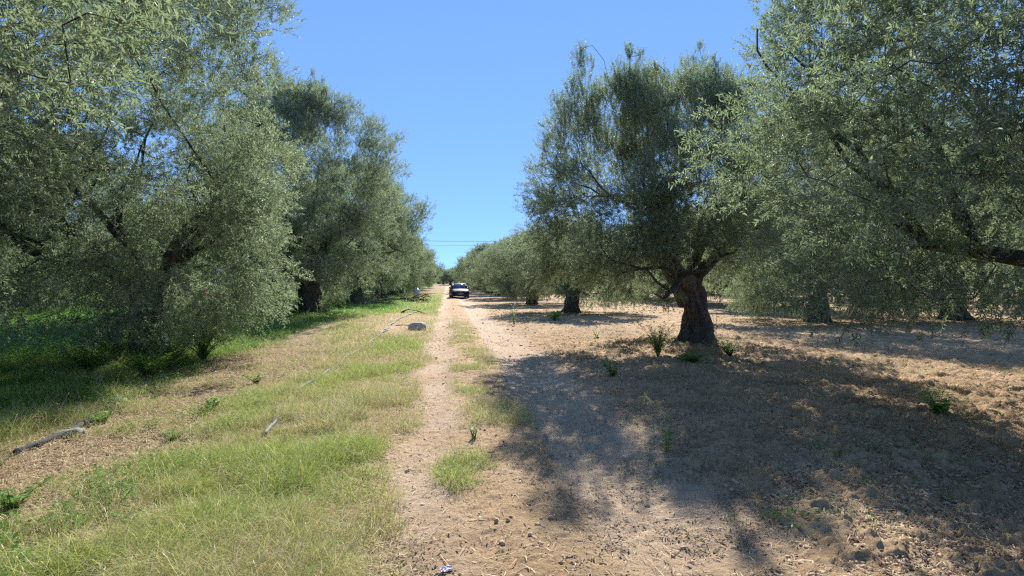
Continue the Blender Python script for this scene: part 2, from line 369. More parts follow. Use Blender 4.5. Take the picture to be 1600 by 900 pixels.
def clods():
    x, y = scatter(200000, -4, 22, 2.2, 34, 1.7)
    z = zones(x, y); n = fbm(x, y, .8, 3, 31)
    keep = rng.random(len(x)) < np.clip(z['field']*(.25+1.1*sst(.42, .62, n)) * (1-.85*z['rut']) + .05*(1-z['left']) + .008, 0, 1)
    x, y = x[keep], y[keep]; k = len(x)
    s = (.0035 + .021*rng.random(k)**8)*np.clip(y/7, 1, 2.4)
    V = ICO[None]*(1+.95*(rng.random((k, 12, 1))-.5))*s[:, None, None]
    V *= np.array([1, 1, .7]) * (1 + .5*(rng.random((k, 1, 3))-.5))
    V = V + np.stack([x, y, relief(x, y)+s*.1+.012*z['field'][keep]], 1)[:, None]
    Fi = (ICF[None] + (np.arange(k)*12)[:, None, None]).reshape(-1, 3)
    tag(link('soil_clods', np_mesh('soil_clods', V.reshape(-1, 3), [Fi], SOILLUMP, smooth=False)), 'crumbled clods of dry pale soil across the field', kind='stuff')
clods()
def ground_cover():
    x, y = scatter(170000, -34, -2.2, 2.6, 56, 1.3)
    z = zones(x, y); n = z['n']
    p = z['lush']*sst(.34, .55, n)*1.5*sst(-3.0, -5, x) + z['lush']*sst(26, 30, y)*.8 + z['left']*.035*sst(.46, .60, z['n2'])
    p = np.maximum(p, sst(-5.8, -7, x)*sst(9.5, 11, y)*1.2)
    keep = rng.random(len(x)) < np.clip(p, 0, 1); x, y = x[keep], y[keep]; k = len(x)
    tall = sst(-5.5, -8, x)*sst(9, 12, y); hh = .06+.10*rng.random(k)+.50*tall*rng.random(k)
    m = 7; X = np.repeat(x, m); Y = np.repeat(y, m); H = np.repeat(hh, m)
    a = rng.random(k*m)*2*math.pi; t = rng.random(k*m)
    D = nrm(np.stack([np.cos(a), np.sin(a), .6*(rng.random(k*m)-.25)], 1))
    P = np.stack([X, Y, relief(X, Y)+H*(.15+.85*t)], 1) + D*.012
    Nn = nrm(np.array([0, 0, 1.])+.7*(rng.random((k*m, 3))-.5)); Nn = nrm(Nn - D*(Nn*D).sum(1, keepdims=True))
    far = np.clip(Y/12, 1, 2.6); L = (.028+.035*rng.random(k*m))*far
    V, Fs = leaf_faces(P, D, Nn, L, L*.42)
    tone = np.clip(np.repeat(.25+.5*n[keep], m)+.35*(rng.random(k*m)-.5), 0, 1)
    tag(link('ground_cover', np_mesh('ground_cover', V, Fs, WEED, tone=tone)), 'lush low green weeds under and beyond the left olive row', kind='stuff')
    print('cover', k*m)
ground_cover()
def seedlings():
    x, y = scatter(5200, 1.5, 24, 3.2, 34, 1.3)
    n = fbm(x, y, 1.1, 3, 41); keep = rng.random(len(x)) < sst(.60, .74, n)*.35+.02
    x, y = x[keep], y[keep]; k = len(x); m = 9
    X = np.repeat(x, m)+.05*rng.standard_normal(k*m); Y = np.repeat(y, m)+.05*rng.standard_normal(k*m)
    a = rng.random(k*m)*2*math.pi; D = nrm(np.stack([np.cos(a), np.sin(a), .2+.7*rng.random(k*m)], 1))
    P = np.stack([X, Y, relief(X, Y)+.02+.03*rng.random(k*m)], 1)
    Nn = nrm(np.array([0, 0, 1.])+.5*(rng.random((k*m, 3))-.5)); Nn = nrm(Nn-D*(Nn*D).sum(1, keepdims=True))
    L = (.02+.035*rng.random(k*m))*np.clip(Y/12, 1, 2); V, Fs = leaf_faces(P, D, Nn, L, L*.3)
    tag(link('seedlings', np_mesh('seedlings', V, Fs, WEED, tone=.5+.5*rng.random(k*m))), 'tiny scattered green seedlings on the ploughed field', kind='stuff')
seedlings()
print('ground stuff done')

# ------------------------------------------------------------ olive trees
PROF_T = [0, .12, .35, .62, .82, .93, 1.0]; PROF_R = [.62, .9, 1.0, .96, .74, .5, .12]
def tree_meshes(seed, H, RX, fork=1.45, tr=.42, z0=.95, off=(0, 0), nb=130, sh=60, lv=22, leaf=.058, lw=.22, six=False, plumes=7, hero=False, fixed_plumes=(), limb_rise=1.0, lobes=None, twigs=True, extra=(), hollow=1.6, gap=.30, bs=1.0):
    r_ = np.random.default_rng(seed); random.seed(seed)
    ph = r_.random(6)*6.28
    def rad(th, t):
        return RX*np.interp(t, PROF_T, PROF_R)*(1 + .11*np.sin(2*th+ph[0]+t*2) + .11*np.sin(3*th+ph[1]-t*5) + .10*np.sin(5*th+ph[2]+t*11))
    # blob centres
    cen, rb, upr = [], [], []
    tries = 0
    while len(cen) < nb and tries < nb*60:
        tries += 1
        t = r_.random()**.85; th = r_.random()*6.28
        f = 1-.35*r_.random()**1.3 if r_.random() < .78 else r_.random()**.5*.75
        rr = rad(th, t)*f; c = np.array([off[0]*min(1, t*2+.4)+rr*math.cos(th), off[1]*min(1, t*2+.4)+rr*math.sin(th), z0+t*(H-z0)])
        if c[2] < fork+.75 and math.hypot(c[0], c[1]) < hollow: continue
        if hero and c[2] < 2.25 and c[1] < 0 and -1.1 < c[0] < 2.2: continue
        if cen and min(np.linalg.norm(c-q) for q in cen) < .50*bs*RX/4: continue
        if gap and vnoise(c[0]*.75+seed, c[1]*.75+c[2]*.9) < gap: continue
        cen.append(c); rb.append(bs*(.26+.46*r_.random()**1.5)*(RX/4)**.6); upr.append(t)
    for e in extra: cen.append(np.array(e[:3])); rb.append(e[3]); upr.append(.3)
    pl = list(fixed_plumes)
    for k in range(plumes*2+3):
        th = r_.random()*6.28; rr = RX*(.15+.5*r_.random()); pl.append((off[0]+rr*math.cos(th), off[1]+rr*math.sin(th), H*(1-.14*(rr/RX)**2)+(r_.random()-.35)*1.3))
    npl = 0
    for (x, y, zt) in pl:
        for j in range(6):
            cen.append(np.array([x+.12*r_.standard_normal(), y+.12*r_.standard_normal(), zt-.25-j*.28])); rb.append(.14+.075*j); upr.append(2.0); npl += 1
    cen = np.array(cen); rb = np.array(rb); upr = np.array(upr); nbt = len(cen)
    # trunk and limbs
    g = Geo(); br = Geo(); skel = []
    nz, segs = (34, 64) if hero else (18, 36); lean = (r_.random(2)-.5)*.35
    pts = []; rr = []
    for i in range(nz):
        f = i/(nz-1); pts.append(((lean[0]*f*f if not hero else .16*math.sin(f*4.6)+.05*f), lean[1]*f*f, -.12+f*(fork+.35)))
        rr.append(tr*(1.0+.75*math.exp(-f*7)-.18*f+.28*max(0, f-.75)*2))
    a = np.linspace(0, 2*math.pi, segs, endpoint=False); V = []
    for i in range(nz):
        f = i/(nz-1); tw = f*1.1
        fl = 1+.17*np.sin(3*a+ph[0]+tw)+.13*np.sin(5*a+ph[1]-tw*1.6+math.sin(f*8)*.5)+.08*np.sin(9*a+ph[3]+tw*3)+.05*np.sin(17*a+f*9)+.08*(r_.random(segs)-.5)+(.13*np.sin(2*a+f*5+ph[5])*math.sin(f*7+1) if hero else 0)
        fl = fl*(1 + .38*math.exp(-f*6)*np.sin(4*a+ph[4])+.10*np.sin(2*a+f*11))
        if hero: fl = fl*(1+.05*np.sin(13*a+f*6)+.035*np.sin(23*a-f*9)) - .30*np.exp(-((np.angle(np.exp(1j*(a-5.3-f*.5))))/.16)**2)
        V.append(np.stack([pts[i][0]+np.cos(a)*rr[i]*fl, pts[i][1]+np.sin(a)*rr[i]*fl, np.full(segs, pts[i][2])+.05*(r_.random(segs)-.5)*f], 1))
    Vv = np.concatenate(V); Fs = [[i*segs+j, i*segs+(j+1) % segs, (i+1)*segs+(j+1) % segs, (i+1)*segs+j] for i in range(nz-1) for j in range(segs)]
    top = len(Vv); Vv = np.vstack([Vv, [[pts[-1][0], pts[-1][1], pts[-1][2]+.10]]])
    Fs += [[(nz-1)*segs+j, (nz-1)*segs+(j+1) % segs, top] for j in range(segs)]
    g.add(Vv, Fs)
    if hero:   # sawn stub on the left shoulder
        g.tube([(-.12, -.08, fork-.45), (-.34, -.15, fork-.10), (-.42, -.17, fork+.02)], [.26, .20, .17], 12, rough=.12)
    nl = 5 if RX > 3 else 4; az0 = r_.random()*6.28
    azs = list(az0+np.arange(nl)*2*math.pi/nl+.5*(r_.random(nl)-.5))
    if hero: azs = [-.25, 1.1, 2.5, 3.5, 4.6]
    for li, az in enumerate(azs):
        el = R(30+28*r_.random())*limb_rise; p = np.array([pts[-1][0], pts[-1][1], fork-.05])+np.array([math.cos(az), math.sin(az), 0])*tr*.45
        Lt = RX*(.85+.25*r_.random()); n = 9; P = [p]; d = np.array([math.cos(az)*math.cos(el), math.sin(az)*math.cos(el), math.sin(el)])
        tgt = np.array([off[0], off[1], (H-fork)*.22])
        for i in range(n):
            d = nrm(d + np.array([0, 0, .10*(1 if i < 5 else -.2)*H/7]) + .30*r_.standard_normal(3)*np.array([1, 1, .8]) + tgt*.015)
            P.append(P[-1]+d*Lt/n)
            ex_ = math.hypot(P[-1][0]-off[0], P[-1][1]-off[1])
            if ex_ > RX*.78: P[-1][:2] = np.array(off)+(P[-1][:2]-np.array(off))*RX*.78/ex_
            P[-1][2] = min(P[-1][2], H*.86)
        rads = np.linspace(tr*(.60 if hero else .46), .016, n+1)*np.array([1.15]+[1]*n)
        br.tube(P, rads, 10, rough=.18, flute=.06)
        for i in range(2, n+1): skel.append((P[i], rads[i]))
        for q in range(5):
            i0 = 2+int(r_.integers(0, n-3)); az2 = az+(r_.random()-.5)*3.0; e2 = R(5+75*r_.random())
            d2 = np.array([math.cos(az2)*math.cos(e2), math.sin(az2)*math.cos(e2), math.sin(e2)]); P2 = [P[i0]]
            L2 = min(H*.42, RX*.75)*(.6+.6*r_.random())
            for i in range(7):
                d2 = nrm(d2+.25*r_.standard_normal(3)+np.array([0, 0, .05])); P2.append(P2[-1]+d2*L2/7)
                ex_ = math.hypot(P2[-1][0]-off[0], P2[-1][1]-off[1])
                if ex_ > RX*.86: P2[-1][:2] = np.array(off)+(P2[-1][:2]-np.array(off))*RX*.86/ex_
                P2[-1][2] = min(P2[-1][2], H*.92)
            r2 = np.linspace(rads[i0]*.62, .012, 8); br.tube(P2, r2, 7, rough=.15)
            for i in range(2, 8): skel.append((P2[i], r2[i]))
    SP = np.array([s[0] for s in skel]); SR = np.array([s[1] for s in skel])
    inner = [k_ for k_ in range(0, len(SP)) if SP[k_][2] > fork+.5 and (k_ % 2 == 0)]
    nb0 = nbt
    cen = np.vstack([cen, SP[inner]+.14*r_.standard_normal((len(inner), 3))]); rb = np.concatenate([rb, .26+.22*r_.random(len(inner))]); upr = np.concatenate([upr, np.clip((SP[inner][:, 2]-z0)/(H-z0), 0, 1)]); nbt = len(cen)
    if twigs:
        nodes = [p_ for p_ in SP]; nrad = list(SR); root = np.array([0, 0, fork+.4])
        order = sorted((k for k in range(nb0) if not (k >= nb0-npl and (k-(nb0-npl)) % 6)), key=lambda k: min(np.linalg.norm(SP-cen[k], axis=1)))
        for k in order:
            c = cen[k]; NP_ = np.array(nodes); dist = np.linalg.norm(NP_-c, axis=1) + np.maximum(0, NP_[:, 2]-c[2])*.5; j = int(dist.argmin()); s = NP_[j]
            L_ = np.linalg.norm(c-s); mid = (s+c)/2+np.array([0, 0, .08*L_])+.14*L_*r_.standard_normal(3)
            r0_ = min(nrad[j]*.75, .022); br.tube([s, s*.55+mid*.45, mid, mid*.4+c*.6+.05*L_*r_.standard_normal(3), c], np.linspace(r0_, .006, 5), 5, cap=False)
            nodes.append(c); nrad.append(max(.008, r0_*.6)); nodes.append(mid); nrad.append(r0_*.8)
    # shoots
    w = np.where(upr > 1.5, .45*rb**1.25, rb**2); cnt = np.maximum(4, (w/w.mean()*sh).astype(int)); idx = np.repeat(np.arange(nbt), cnt); ns = len(idx)
    u = nrm(r_.standard_normal((ns, 3))); rad_ = r_.random(ns)**.45
    P0 = cen[idx] + u*(rb[idx]*rad_)[:, None]*np.array([1.1, 1.1, .95])
    axisdir = nrm(cen[idx]-np.array([off[0]*.6, off[1]*.6, H*.42])); up = upr[idx]
    lift = np.where(up > 1.5, 2.2, np.interp(up, [0, .3, .7, 1], [-.15, .15, .7, 1.2]))
    D = nrm(u*.75 + axisdir*.65 + np.stack([0*lift, 0*lift, lift], 1) + .45*r_.standard_normal((ns, 3)))
    SL = (.13+.22*r_.random(ns)**1.4)*(leaf/.058)**.5*np.where((up > .75) & (r_.random(ns) < .18), 1.9, 1)
    P0 = P0-D*(SL*.4)[:, None]
    ok = P0[:, 2] > .35; P0, D, SL, idx, up = P0[ok], D[ok], SL[ok], idx[ok], up[ok]; ns = len(P0)
    droop = np.where(up < .3, .10, .04)
    ctone = r_.random(nbt)
    # shoot axes as slim three sided twigs
    if twigs:
        S1 = nrm(np.cross(D, r_.standard_normal((ns, 3))))*.0022; S2 = np.cross(D, S1)
        Bz = np.array([0, 0, 1.]); e = P0+D*SL[:, None]-Bz*(SL*droop)[:, None]
        TV = np.stack([P0+S1, P0-S1*.5+S2*.87, P0-S1*.5-S2*.87, e], 1).reshape(-1, 3); i = np.arange(ns)*4
        TF = np.concatenate([np.stack([i, i+1, i+3], 1), np.stack([i+1, i+2, i+3], 1), np.stack([i+2, i, i+3], 1)])
    li = np.repeat(np.arange(ns), lv); nlv = len(li); t = (np.tile(np.arange(lv), ns)+.6*r_.random(nlv))/lv
    s = np.where(np.arange(nlv) % 2 == 0, 1., -1.)[:, None]
    side0 = nrm(np.cross(D, r_.standard_normal((ns, 3)))); rot = (np.arange(nlv)//2) % 2
    side = np.where(rot[:, None] == 0, side0[li], np.cross(D[li], side0[li]))*s
    LP = P0[li]+D[li]*(SL[li]*t)[:, None]; LP[:, 2] -= SL[li]*t*t*droop[li]
    spread = (1.25-.65*t)[:, None]
    LD = nrm(D[li]*.75+side*spread+.34*r_.standard_normal((nlv, 3)))
    Nn = nrm(np.array([0, 0, .7])+D[li]*.5+.55*r_.standard_normal((nlv, 3))); Nn = nrm(Nn-LD*(Nn*LD).sum(1, keepdims=True))
    LL = leaf*(.65+.6*r_.random(nlv)); LW = LL*lw*(.8+.4*r_.random(nlv))
    Vl, Fl = leaf_faces(LP, LD, Nn, LL, LW, six)
    tn = np.clip(.34*ctone[idx[li]]+.24*r_.random(ns)[li]+.02+.36*r_.random(nlv)+.12*np.where(t > .75, 1, 0), 0, .93); tn[r_.random(nlv) < .006] = 1
    tn = np.concatenate([tn]*len(Fl))
    crown = np_mesh('crown', Vl, Fl, OLIVE, tone=tn)
    trunk = g.mesh('trunk', BARK)
    brm = br.mesh('branches', BARK)
    tw = np_mesh('twigs', TV, [TF], TWIG) if twigs else None
    return trunk, brm, crown, tw
def plant_tree(name, meshes, x, y, rz=0, s=1.0, label=None, group=None, sz=None):
    o = empty(name, (x, y, ground_z(x, y)), rz); o.scale = (s, s, sz or s)
    tag(o, label, 'olive tree', group)
    for nm, me in zip(('trunk', 'branches', 'crown', 'twigs'), meshes):
        if me: link(nm, me, None, o)
    return o

GL, GR = 'olive trees in the row left of the track', 'olive trees in the row right of the track'
r1 = at(1078, 537); l1 = at(232, 560); l2 = at(484, 494); l3 = at(560, 475)
print('R1', r1, 'L1', l1, 'L2', l2, 'L3', l3)
mR1 = tree_meshes(11, 6.8, 3.25, fork=1.45, tr=.30, z0=1.0, off=(-.95, .1), nb=430, sh=46, lv=20, leaf=.056, lw=.27, hero=True, plumes=3, gap=.40, bs=.74,
                  fixed_plumes=[(-2.9, .1, 7.7), (-2.3, .9, 7.0), (-3.4, -.5, 6.4), (.2, .1, 7.8), (-.7, .6, 7.3), (.9, -.3, 7.1), (-1.6, -.6, 7.2)], extra=[(-2.8, -.5, 1.8, .55), (-3.4, .3, 2.0, .6), (-2.2, -1.2, 1.7, .5), (-1.5, -1.7, 2.1, .5), (-3.7, -.6, 2.6, .6), (-2.6, .8, 2.4, .6), (-3.0, 0, 3.2, .65), (-4.0, .2, 3.6, .55), (-3.9, -.2, 1.7, .5), (-2.0, -.2, 2.5, .6), (1.5, .9, 2.2, .6), (2.2, .2, 2.6, .5)])
plant_tree('olive_tree', mR1, r1.x, r1.y, label='old olive tree with thick twisted dark trunk on bare soil right of the track', group=GR)
mL1 = tree_meshes(12, 8.9, 3.75, fork=1.4, tr=.30, z0=.75, hollow=.45, nb=400, sh=66, lv=20, leaf=.057, lw=.27, plumes=4, off=(-.55, -1.1), gap=.16, extra=[(.5, -.5, .55, .45), (-.6, -.4, .5, .5), (1.0, .1, .7, .5), (0, -.8, .9, .4), (1.3, -.5, .45, .4), (.3, .4, 1.1, .5)])
plant_tree('olive_tree', mL1, l1.x, l1.y, label='large olive tree with low drooping branches over a weedy shaded trunk left of the track', group=GL)
mL2 = tree_meshes(13, 10.4, 4.2, fork=1.6, tr=.46, z0=1.1, nb=400, sh=62, lv=18, leaf=.072, lw=.28, plumes=5, fixed_plumes=[(-1.7, .2, 12.0), (-1.4, .4, 11.3), (-2.2, -.2, 11.1), (.4, .2, 11.2), (1.6, 0, 10.3)], limb_rise=1.25, extra=[(-.8, -.3, .6, .45), (.9, -.2, .6, .5), (1.3, .2, .9, .45)])
plant_tree('olive_tree', mL2, l2.x, l2.y, label='tallest olive of the left row, ragged top against the sky, stout trunk in weeds', group=GL)
mL0 = tree_meshes(14, 7.6, 4.8, fork=1.5, tr=.30, z0=1.7, nb=430, sh=66, lv=20, leaf=.056, lw=.25, six=True, plumes=4, limb_rise=.8, off=(.6, .9), gap=.12)
plant_tree('olive_tree', mL0, -7.9, 1.5, label='nearest olive tree at far left, its leafy boughs filling the upper left corner', group=GL)
mR0 = tree_meshes(15, 7.3, 4.35, fork=1.5, tr=.28, z0=1.2, nb=430, sh=50, lv=20, leaf=.056, lw=.24, six=True, plumes=3, limb_rise=.75, off=(-.1, .6), gap=.28, bs=.88)
plant_tree('olive_tree', mR0, 7.55, 4.6, label='nearest olive tree at far right, boughs hanging in from the upper right corner', group=GR)
mA = tree_meshes(21, 6.6, 4.1, nb=270, sh=50, lv=16, leaf=.08, lw=.28, gap=.22, plumes=6)
mB = tree_meshes(22, 6.9, 4.2, nb=270, sh=50, lv=16, leaf=.08, lw=.28, gap=.22, plumes=6, z0=.8)
mE = tree_meshes(25, 6.9, 4.3, nb=320, sh=52, lv=16, leaf=.075, lw=.28, gap=.15, plumes=5, z0=.35, hollow=.3, tr=.32)
mC = tree_meshes(23, 6.4, 4.2, nb=230, sh=33, lv=13, leaf=.125, lw=.30, gap=.2, plumes=5, z0=.7)
mD = tree_meshes(24, 6.8, 4.3, nb=230, sh=33, lv=13, leaf=.125, lw=.30, gap=.2, plumes=5, z0=.8)
plant_tree('olive_tree', mB, l3.x-.2, l3.y, 1.0, 1.08, 'third olive tree of the left row, dark trunk beside the sunlit strip of bright grass', GL, 1.42)
r2 = at(880, 488)
plant_tree('olive_tree', mA, r2.x+.5, r2.y, 2.2, .82, 'shaded olive tree half hidden behind the twisted trunk tree, bright leaves at its foot', GR, .72)
# rest of the two rows along the track
for i, (x, y, m_, rz, s, sz) in enumerate([(-6.2, 51, mA, .3, 1.05, 1.22), (-6.4, 63.5, mB, 2.2, 1.0, 1.05), (-6.5, 76, mD, 4.0, 1.05, 1.1), (-6.3, 89, mC, 1.1, 1.02, 1.02), (-6.4, 102, mD, 5.0, 1.02, 1.0), (-6.6, 115, mC, 2.7, 1.05, 1.05)]):
    lab = {0: 'olive tree of the left row behind the heap of cut branches', 5: 'farthest olive tree of the left row, where the track disappears'}.get(i, 'small distant olive tree in the closed part of the left row')
    plant_tree('olive_tree', m_, x, y, rz, s, lab, 'distant olive trees of the left row' if 0 < i < 5 else GL, sz)
for i, (x, y, m_, rz, s, sz) in enumerate([(6.1, 39.5, mB, 4.2, .85, .72), (6.1, 52, mA, 1.3, .9, .82), (6.2, 64.5, mC, 3.0, 1.0, .95), (6.0, 77, mD, .7, 1.0, .95), (6.1, 90, mC, 5.4, .98, .98), (5.9, 103, mD, 2.0, 1.0, 1.0), (5.8, 116, mC, 4.1, 1.0, 1.0)]):
    lab = {0: 'olive tree of the right row with dry grass round its foot, before the car', 1: 'olive tree of the right row nearest the parked car', 6: 'farthest olive tree of the right row, beyond the parked car'}.get(i, 'small distant olive tree in the closed part of the right row')
    plant_tree('olive_tree', m_, x, y, rz, s, lab, 'distant olive trees of the right row' if 1 < i < 6 else GR, sz)
# rows further out
plant_tree('olive_tree', mE, 14.9, 20.5, 3.3, 1.06, 'wide olive tree right behind the twisted trunk tree, its skirt near the soil', GR+' and beyond', 1.18)
plant_tree('olive_tree', mE, 21.5, 21.0, 5.1, 1.08, 'olive tree further right over the bare field, behind the nearest right boughs', GR+' and beyond', 1.15)
k = 0
for cx, ys_ in ((18.9, [33, 42, 52, 64.5, 77, 90, 103]), (31.5, [26.5, 39, 52, 64.5, 77, 90]), (44, [39, 52, 64.5, 77]), (57, [52, 64.5, 77, 90])):
    for y in ys_:
        k += 1; x = cx+.5*math.sin(k*7.1); m_ = [mA, mB][k % 2] if y < 30 else [mC, mD][k % 2]
        s = 1.0+.10*math.sin(k*3.3)
        lab = 'olive tree standing in the further rows across the bare field on the right'
        g_ = 'olive trees of the further rows on the right'
        plant_tree('olive_tree', m_, x, y+.4*math.cos(k*5.), k*2.399, s, lab, g_, s*1.08)
for cx, ys_ in ((-19, [14, 27, 39.5, 52, 64.5, 77]), (-31.5, [27, 39.5, 52, 64.5]), (-44, [39.5, 52, 64.5])):
    for y in ys_:
        k += 1; x = cx+.5*math.sin(k*7.1); m_ = [mA, mB][k % 2] if y < 30 else [mC, mD][k % 2]
        s = 1.03+.10*math.sin(k*3.3)
        plant_tree('olive_tree', m_, x, y+.4*math.cos(k*5.), k*2.399, s, 'olive tree standing in the further rows behind the left row', 'olive trees of the further rows on the left', s*1.1)
for i, (x, y, s) in enumerate([(-9, 150, 1.0), (-1.5, 175, .9), (5.5, 160, .95), (13, 150, 1.0), (-3.5, 210, 1.1), (0.6, 148, .75), (2.6, 190, 1.1)]):
    plant_tree('olive_tree', [mC, mD][i % 2], x, y, i*1.7, s*.95, 'tiny olive tree closing the far end of the track', 'olive trees at the far end of the track', s*.75)
print('trees done')
# ------------------------------------------------------------ the parked car
def gat(px, py, h=0.0):
    p = at(px, py); p.z = ground_z(p.x, p.y)+h; return p
def car():
    paint = simple('dark_blue_paint', (.012, .018, .055), (.014, .022, .065), .5, 3); paint.node_tree.nodes['Principled BSDF'].inputs['Specular IOR Level'].default_value = .22
    glass, t, p = mat('window_glass'); p.inputs['Base Color'].default_value = (.10, .17, .26, 1); p.inputs['Roughness'].default_value = .05; p.inputs['Specular IOR Level'].default_value = .9
    black = simple('black_plastic', (.012, .012, .013), (.02, .02, .02), .55); chrome = simple('chrome', (.6, .6, .62), None, .15, metal=1)
    lens = simple('headlamp_lens', (.55, .56, .55), (.75, .75, .72), .12, 12); rubber = simple('tyre_rubber', (.018, .017, .016), (.035, .03, .027), .9)
    plate = simple('plate_white', (.30, .30, .29), (.36, .36, .34), .5)
    pos = gat(720, 466); o = empty('car', pos, R(4)); tag(o, 'dark blue hatchback parked on the track facing the camera', 'car')
    def loft(name, secs, m, parent=o, bevel=0):
        g = Geo(); n = len(secs[0]); V = [v for s_ in secs for v in s_]
        Fs = [[i*n+j, i*n+(j+1) % n, (i+1)*n+(j+1) % n, (i+1)*n+j] for i in range(len(secs)-1) for j in range(n)]
        Fs += [list(range(n))[::-1], [(len(secs)-1)*n+j for j in range(n)]]; g.add(V, Fs); return g.build(name, m, parent, True)
    def sec(y, hw, zb, zs, zt, crown=.03):      # closed section of the lower body
        return [(-hw*.9, y, zb), (-hw, y, zb+.12), (-hw*1.0, y, zs), (-hw*.93, y, zt-.03), (-hw*.7, y, zt), (0, y, zt+crown), (hw*.7, y, zt), (hw*.93, y, zt-.03), (hw, y, zs), (hw, y, zb+.12), (hw*.9, y, zb)]
    loft('body', [sec(0, .70, .34, .52, .60), sec(.06, .80, .27, .56, .70), sec(.25, .85, .24, .62, .80), sec(.8, .87, .24, .68, .90), sec(1.2, .88, .24, .70, .96, .02),
                  sec(2.2, .88, .24, .72, .97, 0), sec(3.4, .88, .26, .74, .98, 0), sec(3.95, .84, .30, .72, .95, 0), sec(4.1, .76, .38, .66, .86, 0)], paint)
    def csec(y, hw, zt): return [(-.80, y, .95), (-hw, y, zt-.05), (-hw*.8, y, zt), (hw*.8, y, zt), (hw, y, zt-.05), (.80, y, .95)]
    loft('roof', [csec(1.75, .60, 1.44), csec(1.95, .63, 1.485), csec(2.6, .64, 1.50), csec(3.4, .62, 1.47), [(-.78, 3.98, .95), (-.56, 3.7, 1.38), (-.45, 3.72, 1.42), (.45, 3.72, 1.42), (.56, 3.7, 1.38), (.78, 3.98, .95)]], paint)
    def sheet(name, q, m, th=.02):
        q = [Vector(v) for v in q]; n_ = (q[1]-q[0]).cross(q[2]-q[0]).normalized()*th
        g = Geo(); k_ = len(q); g.add([tuple(v) for v in q]+[tuple(v+n_) for v in q], [list(range(k_))[::-1], list(range(k_, 2*k_))]+[[i, (i+1) % k_, (i+1) % k_+k_, i+k_] for i in range(k_)])
        return g.build(name, m, o, False)
    # windscreen bridges bonnet and roof
    wd = loft('windscreen', [[(-.74, 1.12, .955), (-.56, 1.74, 1.43), (.56, 1.74, 1.43), (.74, 1.12, .955)], [(-.74, 1.8, .955), (-.56, 1.9, 1.43), (.56, 1.9, 1.43), (.74, 1.8, .955)]], glass)
    for sx in (-1, 1):
        g = Geo(); g.tube([(sx*.77, 1.10, .955), (sx*.69, 1.45, 1.20), (sx*.59, 1.75, 1.44)], [.035, .032, .03], 8); g.build('windscreen_pillar', paint, o)
        for (y0, y1) in ((1.9, 2.62), (2.70, 3.4)):
            q = [(sx*.805, y0, 1.0), (sx*.805, y1, 1.0), (sx*.655, y1-.05, 1.40), (sx*.655, y0+.02, 1.40)]
            sheet('side_window', q if sx > 0 else q[::-1], glass, .012)
        g = Geo(); g.tube([(sx*.80, 1.45, 1.0), (sx*.93, 1.42, 1.03)], .025, 6); g.tube([(sx*.88, 1.42, 1.05), (sx*1.02, 1.44, 1.05)], [.085, .075], 10); g.build('wing_mirror', black, o)
        g = Geo(); g.add([(sx*a_, b_, c_) for a_, b_, c_ in ((.42, .0, .60), (.78, .10, .60), (.80, .24, .76), (.74, .20, .78), (.44, .06, .73), (.42, .12, .6), (.78, .3, .6), (.80, .34, .76), (.74, .34, .78), (.44, .24, .73))],
                         [[0, 1, 2, 3, 4], [9, 8, 7, 6, 5], [0, 5, 6, 1], [1, 6, 7, 2], [2, 7, 8, 3], [3, 8, 9, 4], [4, 9, 5, 0]]); g.build('headlight', lens, o, False)
        g = Geo(); g.tube([(sx*.62, -.005, .40), (sx*.62, .06, .40)], .06, 12); g.build('fog_lamp', lens, o)
        for y in (.75, 3.3):
            g = Geo(); a = np.linspace(0, 2*math.pi, 29); g.tube([(sx*(.78), y+.235*math.cos(q), .31+.235*math.sin(q)) for q in a], .085, 10, cap=False); wh = g.build('wheel', rubber, o)
            g = Geo(); g.tube([(sx*.72, y, .31), (sx*.80, y, .31), (sx*.83, y, .31)], [.19, .19, .06], 14); g.build('rim', chrome, wh)
    g = Geo(); g.box((0, -.02, .64), (.72, .05, .11)); g.build('grille', black, o, False, .01)
    g = Geo(); g.tube([(-.36, -.05, .70), (0, -.06, .70), (.36, -.05, .70)], .012, 6); g.tube([(0, -.05, .635), (0, -.065, .635)], .045, 14); g.build('grille_trim', chrome, o)
    g = Geo(); g.add([(-.80, .16, .32), (-.66, -.02, .30), (0, -.07, .29), (.66, -.02, .30), (.80, .16, .32), (.80, .14, .54), (.66, -.04, .57), (0, -.09, .57), (-.66, -.04, .57), (-.80, .14, .54),
                      (-.8, .4, .32), (.8, .4, .32), (.8, .4, .54), (-.8, .4, .54)],
                     [[0, 1, 8, 9], [1, 2, 7, 8], [2, 3, 6, 7], [3, 4, 5, 6], [10, 0, 9, 13], [4, 11, 12, 5], [0, 10, 11, 4, 3, 2, 1], [9, 8, 7, 6, 5, 12, 13], [10, 13, 12, 11]]); g.build('bumper', paint, o, True)
    g = Geo(); g.box((0, -.085, .375), (.95, .03, .12)); g.build('lower_intake', black, o, False, .01)
    g = Geo(); g.box((0, -.105, .48), (.50, .015, .10)); g.build('number_plate', plate, o, False, .004)
    for sx in (-.35, .2):
        g = Geo(); g.tube([(sx, 1.13, .975), (sx+.42, 1.23, 1.04)], .010, 5); g.build('wiper', black, o)
car()

